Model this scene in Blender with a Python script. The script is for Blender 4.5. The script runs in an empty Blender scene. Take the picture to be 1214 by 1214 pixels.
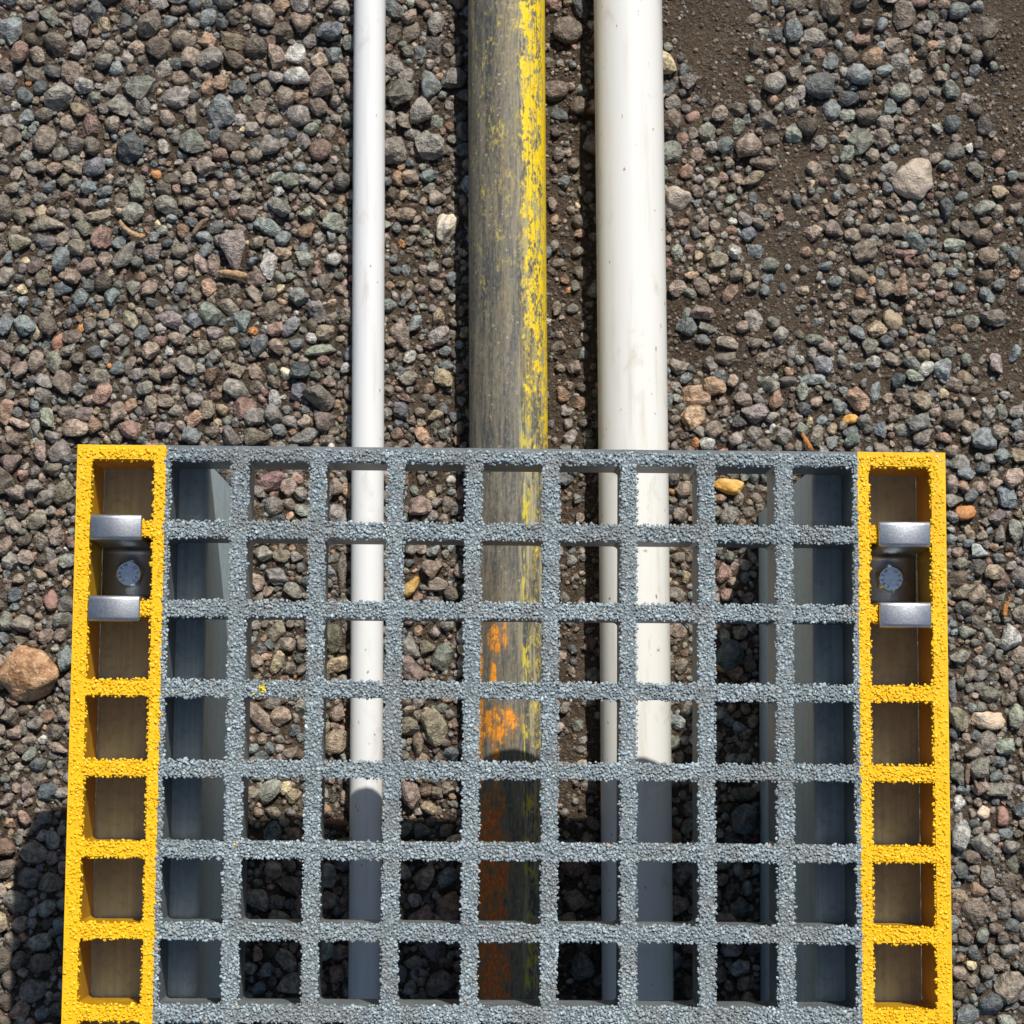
import bpy, bmesh, math, random
import numpy as np
from mathutils import Vector, Matrix, Euler

rng = np.random.default_rng(11)
random.seed(5)
MM = 0.001
D = 258.4          # top of the grating above the ground, mm
T = 40.0           # depth of the grating, mm
SUN_A, SUN_B = 0.30, 0.85   # sun direction (A, B, 1)

# ------------------------------------------------------------------ camera
scene = bpy.context.scene
FPX = 2661.5
cam_d = bpy.data.cameras.new('camera')
cam = bpy.data.objects.new('camera', cam_d)
scene.collection.objects.link(cam)
cam_d.sensor_width = 36.0
cam_d.lens = 36.0 * FPX / 1214.0
cam_d.clip_start = 0.01
cam_d.clip_end = 200.0
RX, RY, RZ = 0.10581, -0.0163, 0.0074
CX, CY, CZ = -17.0226, -106.0965, 1089.8154 + D
cam_rot = Matrix.Rotation(RZ, 3, 'Z') @ Matrix.Rotation(RY, 3, 'Y') @ Matrix.Rotation(RX, 3, 'X')
cam.matrix_world = Matrix.Translation((CX*MM, CY*MM, CZ*MM)) @ cam_rot.to_4x4()
cam_d.dof.use_dof = True
cam_d.dof.focus_distance = 1.13
cam_d.dof.aperture_fstop = 32.0
scene.camera = cam

def at(u, v, z):
    """point (mm) of the place seen at photo pixel u,v at height z mm: used once to survey positions"""
    d = cam_rot @ Vector(((u-607.0)/FPX, -(v-607.0)/FPX, -1.0))
    t = (z - CZ) / d.z
    return CX + d.x*t, CY + d.y*t

# ------------------------------------------------------------------ light
world = bpy.data.worlds.new('World'); scene.world = world
world.use_nodes = True
wn = world.node_tree.nodes; wl = world.node_tree.links
for n in list(wn): wn.remove(n)
wo = wn.new('ShaderNodeOutputWorld'); bg = wn.new('ShaderNodeBackground'); sk = wn.new('ShaderNodeTexSky')
sk.sky_type = 'NISHITA'; sk.sun_disc = False
sun_el = math.atan2(1.0, math.hypot(SUN_A, SUN_B))
sk.sun_elevation = sun_el
sk.sun_rotation = math.atan2(SUN_A, SUN_B)
bg.inputs['Strength'].default_value = 0.085
wl.new(sk.outputs[0], bg.inputs[0]); wl.new(bg.outputs[0], wo.inputs[0])
sun_d = bpy.data.lights.new('sun', 'SUN'); sun = bpy.data.objects.new('sun', sun_d)
scene.collection.objects.link(sun)
sun_d.energy = 5.0; sun_d.angle = math.radians(0.5); sun_d.color = (1.0, 0.96, 0.89)
sun.rotation_euler = Vector((SUN_A, SUN_B, 1.0)).to_track_quat('Z', 'Y').to_euler()
sun.location = (0.6, 1.6, 2.0)
vs = scene.view_settings
vs.view_transform = 'Standard'; vs.look = 'None'; vs.exposure = 0.0; vs.gamma = 1.0; vs.use_curve_mapping = False
scene.cycles.max_bounces = 6; scene.cycles.diffuse_bounces = 3; scene.cycles.glossy_bounces = 2

# ------------------------------------------------------------------ helpers
col = scene.collection
def link(o, parent=None):
    col.objects.link(o)
    if parent: o.parent = parent
    return o
def tag(o, label=None, cat=None, group=None, kind=None):
    if label: o['label'] = label
    if cat: o['category'] = cat
    if group: o['group'] = group
    if kind: o['kind'] = kind
    return o
def empty(name, loc=(0, 0, 0)):
    o = bpy.data.objects.new(name, None); o.location = loc; o.empty_display_size = 0.02
    return link(o)
def mesh_obj(name, verts, faces, mats, parent=None, smooth=False, midx=None):
    me = bpy.data.meshes.new(name)
    me.from_pydata([tuple(v) for v in verts], [], [tuple(f) for f in faces])
    for m in (mats if isinstance(mats, (list, tuple)) else [mats]): me.materials.append(m)
    if midx is not None: me.polygons.foreach_set('material_index', midx)
    if smooth: me.polygons.foreach_set('use_smooth', [True]*len(me.polygons))
    me.update()
    return link(bpy.data.objects.new(name, me), parent)
def big_tri_mesh(name, V, F, colors, mat, smooth):
    """V (n,3), F (m,3) numpy, colors (n,3) or None"""
    me = bpy.data.meshes.new(name)
    n, m = len(V), len(F)
    me.vertices.add(n); me.vertices.foreach_set('co', V.astype(np.float32).ravel())
    me.loops.add(m*3); me.loops.foreach_set('vertex_index', F.astype(np.int32).ravel())
    me.polygons.add(m)
    me.polygons.foreach_set('loop_start', np.arange(0, m*3, 3, dtype=np.int32))
    me.polygons.foreach_set('loop_total', np.full(m, 3, dtype=np.int32))
    me.polygons.foreach_set('use_smooth', np.full(m, smooth))
    me.update(calc_edges=True)
    if colors is not None:
        a = me.color_attributes.new('Col', 'FLOAT_COLOR', 'POINT')
        c4 = np.ones((n, 4), np.float32); c4[:, :3] = colors
        a.data.foreach_set('color', c4.ravel())
    me.materials.append(mat); me.validate()
    return me

class NT:
    """small node-tree writer"""
    def __init__(s, name, **pr):
        s.m = bpy.data.materials.new(name); s.m.use_nodes = True
        s.n = s.m.node_tree.nodes; s.l = s.m.node_tree.links
        s.b = s.n['Principled BSDF']
        for k, v in pr.items(): s.b.inputs[k.replace('_', ' ')].default_value = v
    def new(s, t, **kw):
        n = s.n.new(t)
        for k, v in kw.items():
            if k in n.inputs: n.inputs[k].default_value = v
            else: setattr(n, k, v)
        return n
    def set(s, inp, v):
        if hasattr(v, 'is_linked') or isinstance(v, bpy.types.NodeSocket): s.l.new(v, inp)
        else: inp.default_value = v
    def math(s, op, a, b=0.0, c=None, clamp=False):
        n = s.n.new('ShaderNodeMath'); n.operation = op; n.use_clamp = clamp
        s.set(n.inputs[0], a); s.set(n.inputs[1], b)
        if c is not None: s.set(n.inputs[2], c)
        return n.outputs[0]
    def mix(s, f, a, b, blend='MIX'):
        n = s.n.new('ShaderNodeMix'); n.data_type = 'RGBA'; n.blend_type = blend
        s.set(n.inputs[0], f)
        for i, v in ((6, a), (7, b)):
            if isinstance(v, tuple): n.inputs[i].default_value = v + (1.0,)
            else: s.l.new(v, n.inputs[i])
        return n.outputs[2]
    def noise(s, vec, scale, detail=4.0, rough=0.55, dist=0.0):
        n = s.n.new('ShaderNodeTexNoise'); n.inputs['Scale'].default_value = scale
        n.inputs['Detail'].default_value = detail; n.inputs['Roughness'].default_value = rough
        n.inputs['Distortion'].default_value = dist
        if vec is not None: s.l.new(vec, n.inputs['Vector'])
        return n.outputs[0]
    def ramp(s, f, lo, hi):
        n = s.n.new('ShaderNodeMapRange'); n.interpolation_type = 'SMOOTHSTEP'
        s.set(n.inputs['Value'], f); s.set(n.inputs['From Min'], lo); s.set(n.inputs['From Max'], hi)
        return n.outputs[0]
    def pos(s):
        return s.n.new('ShaderNodeNewGeometry').outputs['Position']
    def obj(s):
        return s.n.new('ShaderNodeTexCoord').outputs['Object']
    def scale(s, vec, sc):
        n = s.n.new('ShaderNodeMapping'); n.inputs['Scale'].default_value = sc
        s.l.new(vec, n.inputs['Vector']); return n.outputs[0]
    def bump(s, h, strength, dist):
        n = s.n.new('ShaderNodeBump'); n.inputs['Strength'].default_value = strength
        n.inputs['Distance'].default_value = dist; s.l.new(h, n.inputs['Height'])
        s.l.new(n.outputs[0], s.b.inputs['Normal'])
    def color(s, c): s.set(s.b.inputs['Base Color'], c)
    def rough(s, r): s.set(s.b.inputs['Roughness'], r)

# ------------------------------------------------------------------ materials
def soil_material():
    t = NT('soil', Roughness=0.95); p = t.pos()
    t.b.inputs['Specular IOR Level'].default_value = 0.15
    a = t.noise(p, 22, 2); b = t.noise(p, 420, 3, 0.65); c = t.noise(p, 90, 2)
    c1 = t.mix(t.ramp(a, 0.35, 0.65), (0.054, 0.039, 0.027), (0.096, 0.071, 0.050))
    c2 = t.mix(t.ramp(b, 0.35, 0.7), c1, (0.145, 0.111, 0.080))
    c3 = t.mix(t.ramp(c, 0.62, 0.75), c2, (0.12, 0.085, 0.055))
    # gravel far from the platform, too far to tell stones apart
    v = t.new('ShaderNodeTexVoronoi', Scale=90.0); t.l.new(p, v.inputs['Vector'])
    sep = t.new('ShaderNodeSeparateXYZ'); t.l.new(p, sep.inputs[0])
    far = t.math('MAXIMUM', t.math('ABSOLUTE', sep.outputs[0]), t.math('ABSOLUTE', t.math('SUBTRACT', sep.outputs[1], 0.05)))
    far = t.ramp(far, 0.355, 0.385)
    hsv = t.new('ShaderNodeHueSaturation', Saturation=0.25, Value=0.35); t.l.new(v.outputs['Color'], hsv.inputs['Color'])
    stone = t.mix(0.6, hsv.outputs[0], (0.2, 0.17, 0.145))
    t.color(t.mix(far, c3, stone))
    h = t.math('ADD', t.math('MULTIPLY', b, 1.0), t.math('MULTIPLY', t.noise(p, 1300, 2), 0.5))
    h = t.math('SUBTRACT', h, t.math('MULTIPLY', t.math('MULTIPLY', v.outputs['Distance'], far), 5.0))
    t.bump(h, 1.0, 0.0045)
    return t.m

def stone_material(name, source):
    t = NT(name, Roughness=0.82); p = t.pos()
    t.b.inputs['Specular IOR Level'].default_value = 0.3
    if source == 'object': base = t.new('ShaderNodeObjectInfo').outputs['Color']
    else: base = t.new('ShaderNodeVertexColor', layer_name='Col').outputs['Color']
    n1 = t.noise(p, 260, 3, 0.65); n2 = t.noise(p, 900, 1.5, 0.7); n3 = t.noise(p, 120, 1)
    c = t.mix(t.ramp(n1, 0.38, 0.62), t.mix(1.0, base, (0.58, 0.56, 0.54), 'MULTIPLY'), t.mix(1.0, base, (1.36, 1.33, 1.28), 'MULTIPLY'))
    c = t.mix(t.math('MULTIPLY', t.ramp(n2, 0.58, 0.72), 0.55), c, t.mix(0.5, base, (0.5, 0.47, 0.43)))
    c = t.mix(t.math('MULTIPLY', t.ramp(n2, 0.42, 0.30), 0.5), c, (0.05, 0.045, 0.04))
    c = t.mix(t.math('MULTIPLY', t.ramp(n3, 0.5, 0.72), 0.45), c, (0.165, 0.132, 0.102))     # dried mud
    t.color(c)
    t.bump(t.math('ADD', n1, t.math('MULTIPLY', n2, 0.6)), 0.9, 0.0022)
    return t.m

def patch_stone_material(name, c_a, c_b, c_c, sc=60):
    t = NT(name, Roughness=0.7); p = t.pos()
    a = t.noise(p, sc, 5, 0.6, 0.6); b = t.noise(p, sc*4, 4, 0.65); d = t.noise(p, sc*11, 3, 0.7)
    c = t.mix(t.ramp(a, 0.40, 0.60), c_a, c_b)
    c = t.mix(t.math('MULTIPLY', t.ramp(b, 0.52, 0.68), 0.8), c, c_c)
    c = t.mix(t.math('MULTIPLY', t.ramp(d, 0.44, 0.34), 0.45), c, tuple(x*0.35 for x in c_a))
    t.color(c); t.bump(t.math('ADD', a, t.math('MULTIPLY', b, 0.7)), 0.8, 0.003)
    return t.m

def grit_material():
    t = NT('painted_grit', Roughness=0.5)
    base = t.new('ShaderNodeVertexColor', layer_name='Col').outputs['Color']
    t.color(base)
    t.b.inputs['Specular IOR Level'].default_value = 0.45
    return t.m

def resin_material(name, c0, c1, rough=0.5):
    t = NT(name, Roughness=rough); p = t.pos()
    a = t.noise(p, 60, 5, 0.6); b = t.noise(p, 700, 3)
    st = t.noise(t.scale(p, (220, 14, 220)), 1.0, 4, 0.6)
    c = t.mix(t.ramp(a, 0.35, 0.7), c0, c1)
    c = t.mix(t.math('MULTIPLY', t.ramp(st, 0.5, 0.72), 0.35), c, tuple(x*0.6 for x in c0))
    t.color(c); t.bump(b, 0.25, 0.0006)
    return t.m

def channel_material():
    t = NT('channel_fibreglass', Roughness=0.48); p = t.pos()
    st = t.noise(t.scale(p, (420, 9, 420)), 1.0, 5, 0.65)
    a = t.noise(p, 35, 4); f = t.noise(p, 1100, 3); mo = t.noise(p, 260, 4, 0.7)
    c = t.mix(t.ramp(st, 0.35, 0.68), (0.37, 0.47, 0.51), (0.50, 0.59, 0.615))
    c = t.mix(t.math('MULTIPLY', t.ramp(a, 0.5, 0.75), 0.4), c, (0.36, 0.36, 0.33))
    c = t.mix(t.math('MULTIPLY', t.ramp(mo, 0.48, 0.66), 0.55), c, (0.27, 0.325, 0.335))
    c = t.mix(t.math('MULTIPLY', t.ramp(f, 0.60, 0.72), 0.4), c, (0.62, 0.63, 0.6))
    t.color(c)
    t.bump(t.math('ADD', st, t.math('MULTIPLY', f, 0.6)), 0.3, 0.0007)
    return t.m

def steel_material(name, colr, rough, metal=1.0, sc=1500):
    t = NT(name, Metallic=metal); p = t.pos()
    f = t.noise(p, sc, 3, 0.7); g = t.noise(p, 130, 4)
    c = t.mix(t.ramp(f, 0.35, 0.65), tuple(x*0.80 for x in colr), colr)
    c = t.mix(t.math('MULTIPLY', t.ramp(g, 0.5, 0.8), 0.35), c, tuple(x*0.55 for x in colr))
    t.color(c)
    t.rough(t.math('ADD', rough, t.math('MULTIPLY', f, 0.2)))
    t.bump(f, 0.16, 0.0004)
    return t.m

def white_pipe_material(name, base, dirt, amount):
    t = NT(name, Roughness=0.34); p = t.obj()
    st = t.noise(t.scale(p, (160, 10, 160)), 1.0, 4, 0.6)
    bl = t.noise(t.scale(p, (60, 30, 60)), 1.0, 5, 0.65, 0.5)
    sp = t.noise(t.scale(p, (330, 160, 330)), 1.0, 2, 0.5)
    c = t.mix(t.math('MULTIPLY', t.ramp(st, 0.5, 0.8), 0.5*amount), base, dirt)
    c = t.mix(t.math('MULTIPLY', t.ramp(bl, 0.56, 0.74), 0.55*amount), c, dirt)
    c = t.mix(t.math('MULTIPLY', t.ramp(sp, 0.715, 0.76), 0.8), c, (0.16, 0.11, 0.075))
    t.color(c); t.bump(st, 0.04, 0.0004)
    return t.m

def old_pipe_material(r):
    t = NT('weathered_paint_pipe'); p = t.obj()
    sep = t.new('ShaderNodeSeparateXYZ'); t.l.new(p, sep.inputs[0])
    u = t.math('DIVIDE', sep.outputs[0], r); v = sep.outputs[1]
    fine = t.noise(t.scale(p, (900, 60, 900)), 1.0, 4, 0.65)
    mid = t.noise(t.scale(p, (260, 22, 260)), 1.0, 5, 0.65, 0.3)
    wide = t.noise(t.scale(p, (70, 10, 70)), 1.0, 4, 0.6)
    patch = t.noise(t.scale(p, (150, 70, 150)), 1.0, 6, 0.7, 0.4)
    patch2 = t.noise(t.scale(p, (100, 55, 100)), 1.0, 6, 0.72, 0.6)
    spk = t.noise(t.scale(p, (420, 420, 420)), 1.0, 2, 0.5)
    flake = t.noise(t.scale(p, (240, 150, 240)), 1.0, 5, 0.7, 0.3)
    mott = t.noise(t.scale(p, (700, 330, 700)), 1.0, 4, 0.7)
    c = t.mix(t.ramp(mid, 0.34, 0.66), (0.050, 0.054, 0.052), (0.195, 0.165, 0.115))
    c = t.mix(t.math('MULTIPLY', t.ramp(fine, 0.5, 0.7), 0.6), c, (0.23, 0.205, 0.15))
    c = t.mix(t.math('MULTIPLY', t.ramp(wide, 0.5, 0.66), 0.5), c, (0.175, 0.125, 0.07))
    c = t.mix(t.math('MULTIPLY', t.ramp(mott, 0.54, 0.66), 0.55), c, (0.26, 0.235, 0.18))
    c = t.mix(t.math('MULTIPLY', t.ramp(mott, 0.46, 0.36), 0.6), c, (0.035, 0.038, 0.036))
    c = t.mix(t.math('MULTIPLY', t.ramp(spk, 0.70, 0.74), 0.8), c, (0.5, 0.48, 0.42))
    # worn band next to the yellow: pale primer
    band = t.math('MULTIPLY', t.ramp(u, 0.15, 0.35), t.ramp(u, 1.05, 0.9))
    c = t.mix(t.math('MULTIPLY', band, t.ramp(mid, 0.48, 0.62)), c, (0.33, 0.31, 0.20))
    # yellow coat that survives along one side, more of it away from the platform
    far = t.ramp(v, 0.02, 0.24)
    thr = t.math('SUBTRACT', 0.572, t.math('MULTIPLY', far, 0.085))
    edge = t.ramp(u, 0.80, 0.97)
    thr = t.math('SUBTRACT', thr, t.math('MULTIPLY', t.math('MULTIPLY', edge, t.ramp(v, -0.09, 0.05)), 0.09))
    side = t.math('SUBTRACT', patch, t.math('MULTIPLY', t.ramp(u, 0.50, 0.14), 0.30))
    side = t.math('ADD', t.math('MULTIPLY', side, 0.40), t.math('ADD', t.math('MULTIPLY', flake, 0.38), t.math('MULTIPLY', mott, 0.22)))
    ym = t.ramp(t.math('SUBTRACT', side, thr), -0.012, 0.015)
    yf = t.ramp(t.math('SUBTRACT', side, thr), -0.10, 0.0)
    c = t.mix(t.math('MULTIPLY', yf, t.math('MULTIPLY', t.ramp(mott, 0.36, 0.56), 0.85)), c, (0.43, 0.34, 0.08))
    veil = t.math('MULTIPLY', t.ramp(u, -0.55, 0.4), t.ramp(wide, 0.44, 0.60))
    c = t.mix(t.math('MULTIPLY', veil, t.math('MULTIPLY', t.ramp(fine, 0.42, 0.60), 0.55)), c, (0.27, 0.225, 0.085))
    scr = t.noise(t.scale(p, (1400, 26, 1400)), 1.0, 2, 0.5)
    ym = t.math('MULTIPLY', ym, t.ramp(scr, 0.62, 0.54))
    c = t.mix(ym, c, t.mix(t.ramp(mott, 0.35, 0.6), (0.70, 0.46, 0.01), (0.86, 0.60, 0.005)))
    # thin yellow-green line of paint that goes on under the platform
    ln = t.math('ABSOLUTE', t.math('SUBTRACT', u, t.math('ADD', 0.30, t.math('MULTIPLY', wide, 0.16))))
    lm = t.math('MULTIPLY', t.ramp(ln, 0.16, 0.02), t.ramp(t.math('ADD', t.math('MULTIPLY', patch, 0.6), t.math('MULTIPLY', fine, 0.4)), 0.50, 0.56))
    c = t.mix(t.math('MULTIPLY', lm, t.ramp(v, 0.12, 0.06)), c, (0.55, 0.46, 0.03))
    # small yellow flecks on the dark side
    c = t.mix(t.math('MULTIPLY', t.ramp(patch2, 0.715, 0.74), t.ramp(v, 0.05, 0.09)), c, (0.8, 0.55, 0.01))
    # orange paint under the platform
    def blob(uc, vc, ur, vr):
        du = t.math('DIVIDE', t.math('SUBTRACT', u, uc), ur); dv = t.math('DIVIDE', t.math('SUBTRACT', v, vc), vr)
        q = t.math('ADD', t.math('MULTIPLY', du, du), t.math('MULTIPLY', dv, dv))
        return t.ramp(q, 2.6, 0.1)
    om = None
    for b in ((-0.40, -0.042, 0.13, 0.007), (-0.45, -0.066, 0.06, 0.010), (-0.25, -0.091, 0.40, 0.008),
              (-0.42, -0.117, 0.10, 0.012), (-0.52, -0.168, 0.36, 0.034), (-0.5, -0.225, 0.36, 0.04), (-0.78, -0.085, 0.07, 0.05), (-0.15, -0.040, 0.05, 0.007)):
        m = blob(*b); om = m if om is None else t.math('MAXIMUM', om, m)
    o2 = t.math('ADD', om, t.math('ADD', t.math('MULTIPLY', t.math('SUBTRACT', flake, 0.56), 5.0), t.math('MULTIPLY', t.math('SUBTRACT', fine, 0.5), 1.6)))
    low = t.ramp(v, -0.10, -0.145)
    solid = t.mix(low, t.mix(t.ramp(mott, 0.36, 0.6), (0.62, 0.19, 0.012), (0.86, 0.33, 0.02)), t.mix(t.ramp(mott, 0.4, 0.6), (0.42, 0.09, 0.012), (0.78, 0.18, 0.015)))
    c = t.mix(t.math('MULTIPLY', t.ramp(om, 0.0, 0.1), t.math('MULTIPLY', t.ramp(o2, -0.35, 0.45), 0.8)), c, (0.34, 0.16, 0.04))
    c = t.mix(t.math('MULTIPLY', t.ramp(om, 0.0, 0.15), t.math('MULTIPLY', t.ramp(o2, 0.42, 0.60), t.ramp(scr, 0.64, 0.54))), c, solid)
    t.color(c); t.rough(t.math('ADD', 0.38, t.math('MULTIPLY', mid, 0.3)))
    t.bump(t.math('ADD', t.math('MULTIPLY', ym, 0.6), t.math('ADD', fine, mid)), 0.25, 0.0006)
    return t.m

def wood_material(name, a, b):
    t = NT(name, Roughness=0.75); p = t.obj()
    g = t.noise(t.scale(p, (60, 900, 900)), 1.0, 4)
    k = t.noise(p, 500, 3)
    c = t.mix(t.ramp(g, 0.40, 0.60), a, b)
    t.color(t.mix(t.math('MULTIPLY', t.ramp(k, 0.5, 0.65), 0.6), c, (0.13, 0.09, 0.06))); t.bump(t.math('ADD', g, k), 0.8, 0.0012)
    return t.m

M_soil = soil_material()
M_stone_o = stone_material('gravel_stone', 'object')
M_stone_v = stone_material('gravel_mass', 'vertex')
M_grit = grit_material()
M_grey = resin_material('grey_resin', (0.125, 0.145, 0.155), (0.185, 0.205, 0.21), 0.45)
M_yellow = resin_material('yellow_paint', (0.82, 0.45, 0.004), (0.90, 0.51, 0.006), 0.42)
M_wall = resin_material('thin_shaded_yellow', (0.47, 0.255, 0.004), (0.60, 0.33, 0.004), 0.4)  # thin coat on bar sides, colour also darkened to stand for shade in cells
M_channel = channel_material()
M_steel = steel_material('stainless_clip', (0.54, 0.56, 0.59), 0.32)
M_steel_dull = steel_material('dull_stainless_clip', (0.42, 0.44, 0.47), 0.37)
M_bolt = steel_material('zinc_bolt', (0.86, 0.97, 1.0), 0.14, 0.85, 500)
M_stamp = steel_material('stamp_shading', (0.13, 0.12, 0.11), 0.5, 0.4, 900)  # dark colour stands in for the shading of the stamped relief
M_white_a = white_pipe_material('white_pipe_small', (0.71, 0.71, 0.70), (0.50, 0.47, 0.42), 0.9)
M_white_b = white_pipe_material('white_pipe_large', (0.715, 0.70, 0.655), (0.50, 0.44, 0.35), 1.1)

# ------------------------------------------------------------------ ground
def lattice(seed):
    return np.random.default_rng(seed).random((256, 256))
_lat = [lattice(s) for s in range(4)]
def vnoise(x, y, s, k):
    x = np.asarray(x)/s + 97.3; y = np.asarray(y)/s + 41.7
    xi = np.floor(x).astype(int); yi = np.floor(y).astype(int)
    fx = x-xi; fy = y-yi; fx = fx*fx*(3-2*fx); fy = fy*fy*(3-2*fy)
    L = _lat[k]; g = lambda a, b: L[a % 256, b % 256]
    return (g(xi, yi)*(1-fx)+g(xi+1, yi)*fx)*(1-fy)+(g(xi, yi+1)*(1-fx)+g(xi+1, yi+1)*fx)*fy
def soil_z(x, y):   # mm
    return (vnoise(x, y, 60, 0)-0.5)*5.0 + (vnoise(x, y, 17, 1)-0.5)*3.0 + (vnoise(x, y, 6, 2)-0.5)*1.6 - 1.0

fine = np.arange(-430, 431, 3.2)
far_s = np.concatenate([np.geomspace(434, 30000, 40)])
gx = np.concatenate([-far_s[::-1], fine, far_s]); gy = gx + 45.0
GX, GY = np.meshgrid(gx, gy, indexing='ij')
damp = np.clip(1.0-(np.maximum(np.abs(GX), np.abs(GY-45))-480)/200, 0, 1)
GZ = soil_z(GX, GY)*damp + (damp-1)*1.0
nx, ny = GX.shape
V = np.stack([GX, GY, GZ], -1).reshape(-1, 3)*MM
idx = np.arange(nx*ny).reshape(nx, ny)
a, b, c, d = idx[:-1, :-1].ravel(), idx[1:, :-1].ravel(), idx[1:, 1:].ravel(), idx[:-1, 1:].ravel()
Fq = np.concatenate([np.stack([a, b, c], -1), np.stack([a, c, d], -1)])
ground = link(bpy.data.objects.new('ground', big_tri_mesh('ground', V, Fq, None, M_soil, True)))
tag(ground, 'brown earth strewn with grey and reddish gravel under the pipes', 'ground', kind='structure')

# ------------------------------------------------------------------ pipes
def pipe(name, p0, p1, r, wall, mat, zc, seg=64):
    """hollow tube along Y between two surveyed (X, Y) points, extended past both ends"""
    dx = (p1[0]-p0[0])/(p1[1]-p0[1])
    y0, y1 = -900.0, 1400.0
    x0 = p0[0]+(y0-p0[1])*dx
    L = y1-y0
    ys = np.linspace(0, L, 60)
    V, F = [], []
    for y in ys:
        wob = 0.5*math.sin(y*0.006+r)
        for rr in (r, r-wall):
            for k in range(seg):
                t = 2*math.pi*k/seg
                V.append(((rr*math.cos(t)+wob)*MM, (y0+y)*MM, rr*math.sin(t)*MM))
    S = 2*seg
    for i in range(len(ys)-1):
        for k in range(seg):
            k2 = (k+1) % seg
            F.append((i*S+k2, i*S+k, (i+1)*S+k, (i+1)*S+k2))
            F.append((i*S+seg+k, i*S+seg+k2, (i+1)*S+seg+k2, (i+1)*S+seg+k))
    for i in (0, len(ys)-1):
        for k in range(seg):
            k2 = (k+1) % seg
            f = (i*S+k, i*S+k2, i*S+seg+k2, i*S+seg+k)
            F.append(f if i == 0 else f[::-1])
    o = mesh_obj(name, V, F, mat, smooth=True)
    o.location = ((x0-y0*dx)*MM, 0, zc*MM)
    o.rotation_euler = (0, 0, -math.atan(dx))
    return o
PIPES = [('white_pipe', (-84.56, 248.0), (-83.43, 98.6), 9.7, 2.2, M_white_a, 'slender white plastic pipe, thinnest of the three on the gravel'),
         ('painted_pipe', (-0.55, 248.9), (1.34, 99.3), 23.3, 3.0, old_pipe_material(23.3*MM), 'weathered dark pipe with flaking yellow and orange paint between two white pipes'),
         ('white_pipe', (73.04, 249.8), (74.81, 100.1), 20.8, 3.0, M_white_b, 'wide off-white plastic pipe with brown specks beside the painted pipe')]
for nm, p0, p1, r, w, m, lab in PIPES:
    tag(pipe(nm, p0, p1, r, w, m, r+0.5), lab, 'pipe')
def pipe_x(i, y):
    _, p0, p1, r = PIPES[i][:4]
    return p0[0]+(y-p0[1])*(p1[0]-p0[0])/(p1[1]-p0[1]), r

# ------------------------------------------------------------------ support channels
GROW = 38.6
N_ROWS = 9                      # cross bars k = 0..8
Y_FAR = 41.1
Y_END = GROW*(1-(N_ROWS-1)) - 3.5
CH_IN, CH_OUT = 153.0, 206.0
def channel(side):
    t = 8.0
    x0, x1 = CH_IN, CH_OUT
    z1, z0 = D-T, -3.0
    r = 3.5
    pts = []
    def arc(cx, cz, rr, a0, a1, n=5):
        for i in range(n+1):
            a_ = math.radians(a0+(a1-a0)*i/n); pts.append((cx+rr*math.cos(a_), cz+rr*math.sin(a_)))
    arc(x1-1.5, z1-1.5, 1.5, 0, 90, 3)
    arc(x0+r, z1-r, r, 90, 180)
    arc(x0+r, z0+r, r, 180, 270)
    arc(x1-1.5, z0+1.5, 1.5, 270, 360, 3)
    arc(x1-1.5, z0+t-1.5, 1.5, 0, 90, 3)
    arc(x0+t+3, z0+t+3, 3, 270, 180)
    arc(x0+t+3, z1-t-3, 3, 180, 90)
    arc(x1-1.5, z1-t+1.5, 1.5, 270, 360, 3)
    n = len(pts)
    o_root = empty('support_channel', (side*(x0+x1)/2*MM, (Y_FAR+Y_END)/2*MM, 0))
    ox, oy = side*(x0+x1)/2, (Y_FAR+Y_END)/2
    yf, yb = 37.5, Y_END-20
    # the front ends are rounded off a little
    secs = [(yf, 1.2), (yf-0.6, 0.5), (yf-1.4, 0.0), (yb, 0.0)]
    cz = [(p[0], p[1]) for p in pts]
    mx = sum(p[0] for p in cz)/n; mz = sum(p[1] for p in cz)/n
    V, F = [], []
    for y, ins in secs:
        for (x, z) in cz:
            V.append(((side*x-ox)*MM, (y-oy)*MM, z*MM))
    for i in range(len(secs)-1):
        for k in range(n):
            k2 = (k+1) % n
            f = (i*n+k, i*n+k2, (i+1)*n+k2, (i+1)*n+k)
            F.append(f if side < 0 else f[::-1])
    F.append(tuple(range(n)) if side > 0 else tuple(range(n))[::-1])
    b0 = (len(secs)-1)*n
    F.append(tuple(range(b0, b0+n))[::-1] if side > 0 else tuple(range(b0, b0+n)))
    me = mesh_obj('channel_section', V, F, M_channel, o_root, smooth=False)
    bm = bmesh.new(); bm.from_mesh(me.data)
    bmesh.ops.recalc_face_normals(bm, faces=bm.faces)
    bm.to_mesh(me.data); bm.free()
    for pl in me.data.polygons: pl.use_smooth = True
    me.data.set_sharp_from_angle(angle=math.radians(40))
    return o_root
tag(channel(-1), 'tall grey channel beam under the yellow end beside the thin white pipe', 'beam', 'channels under the grating')
tag(channel(1), 'tall grey channel beam under the yellow end beside the wide white pipe', 'beam', 'channels under the grating')

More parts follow.
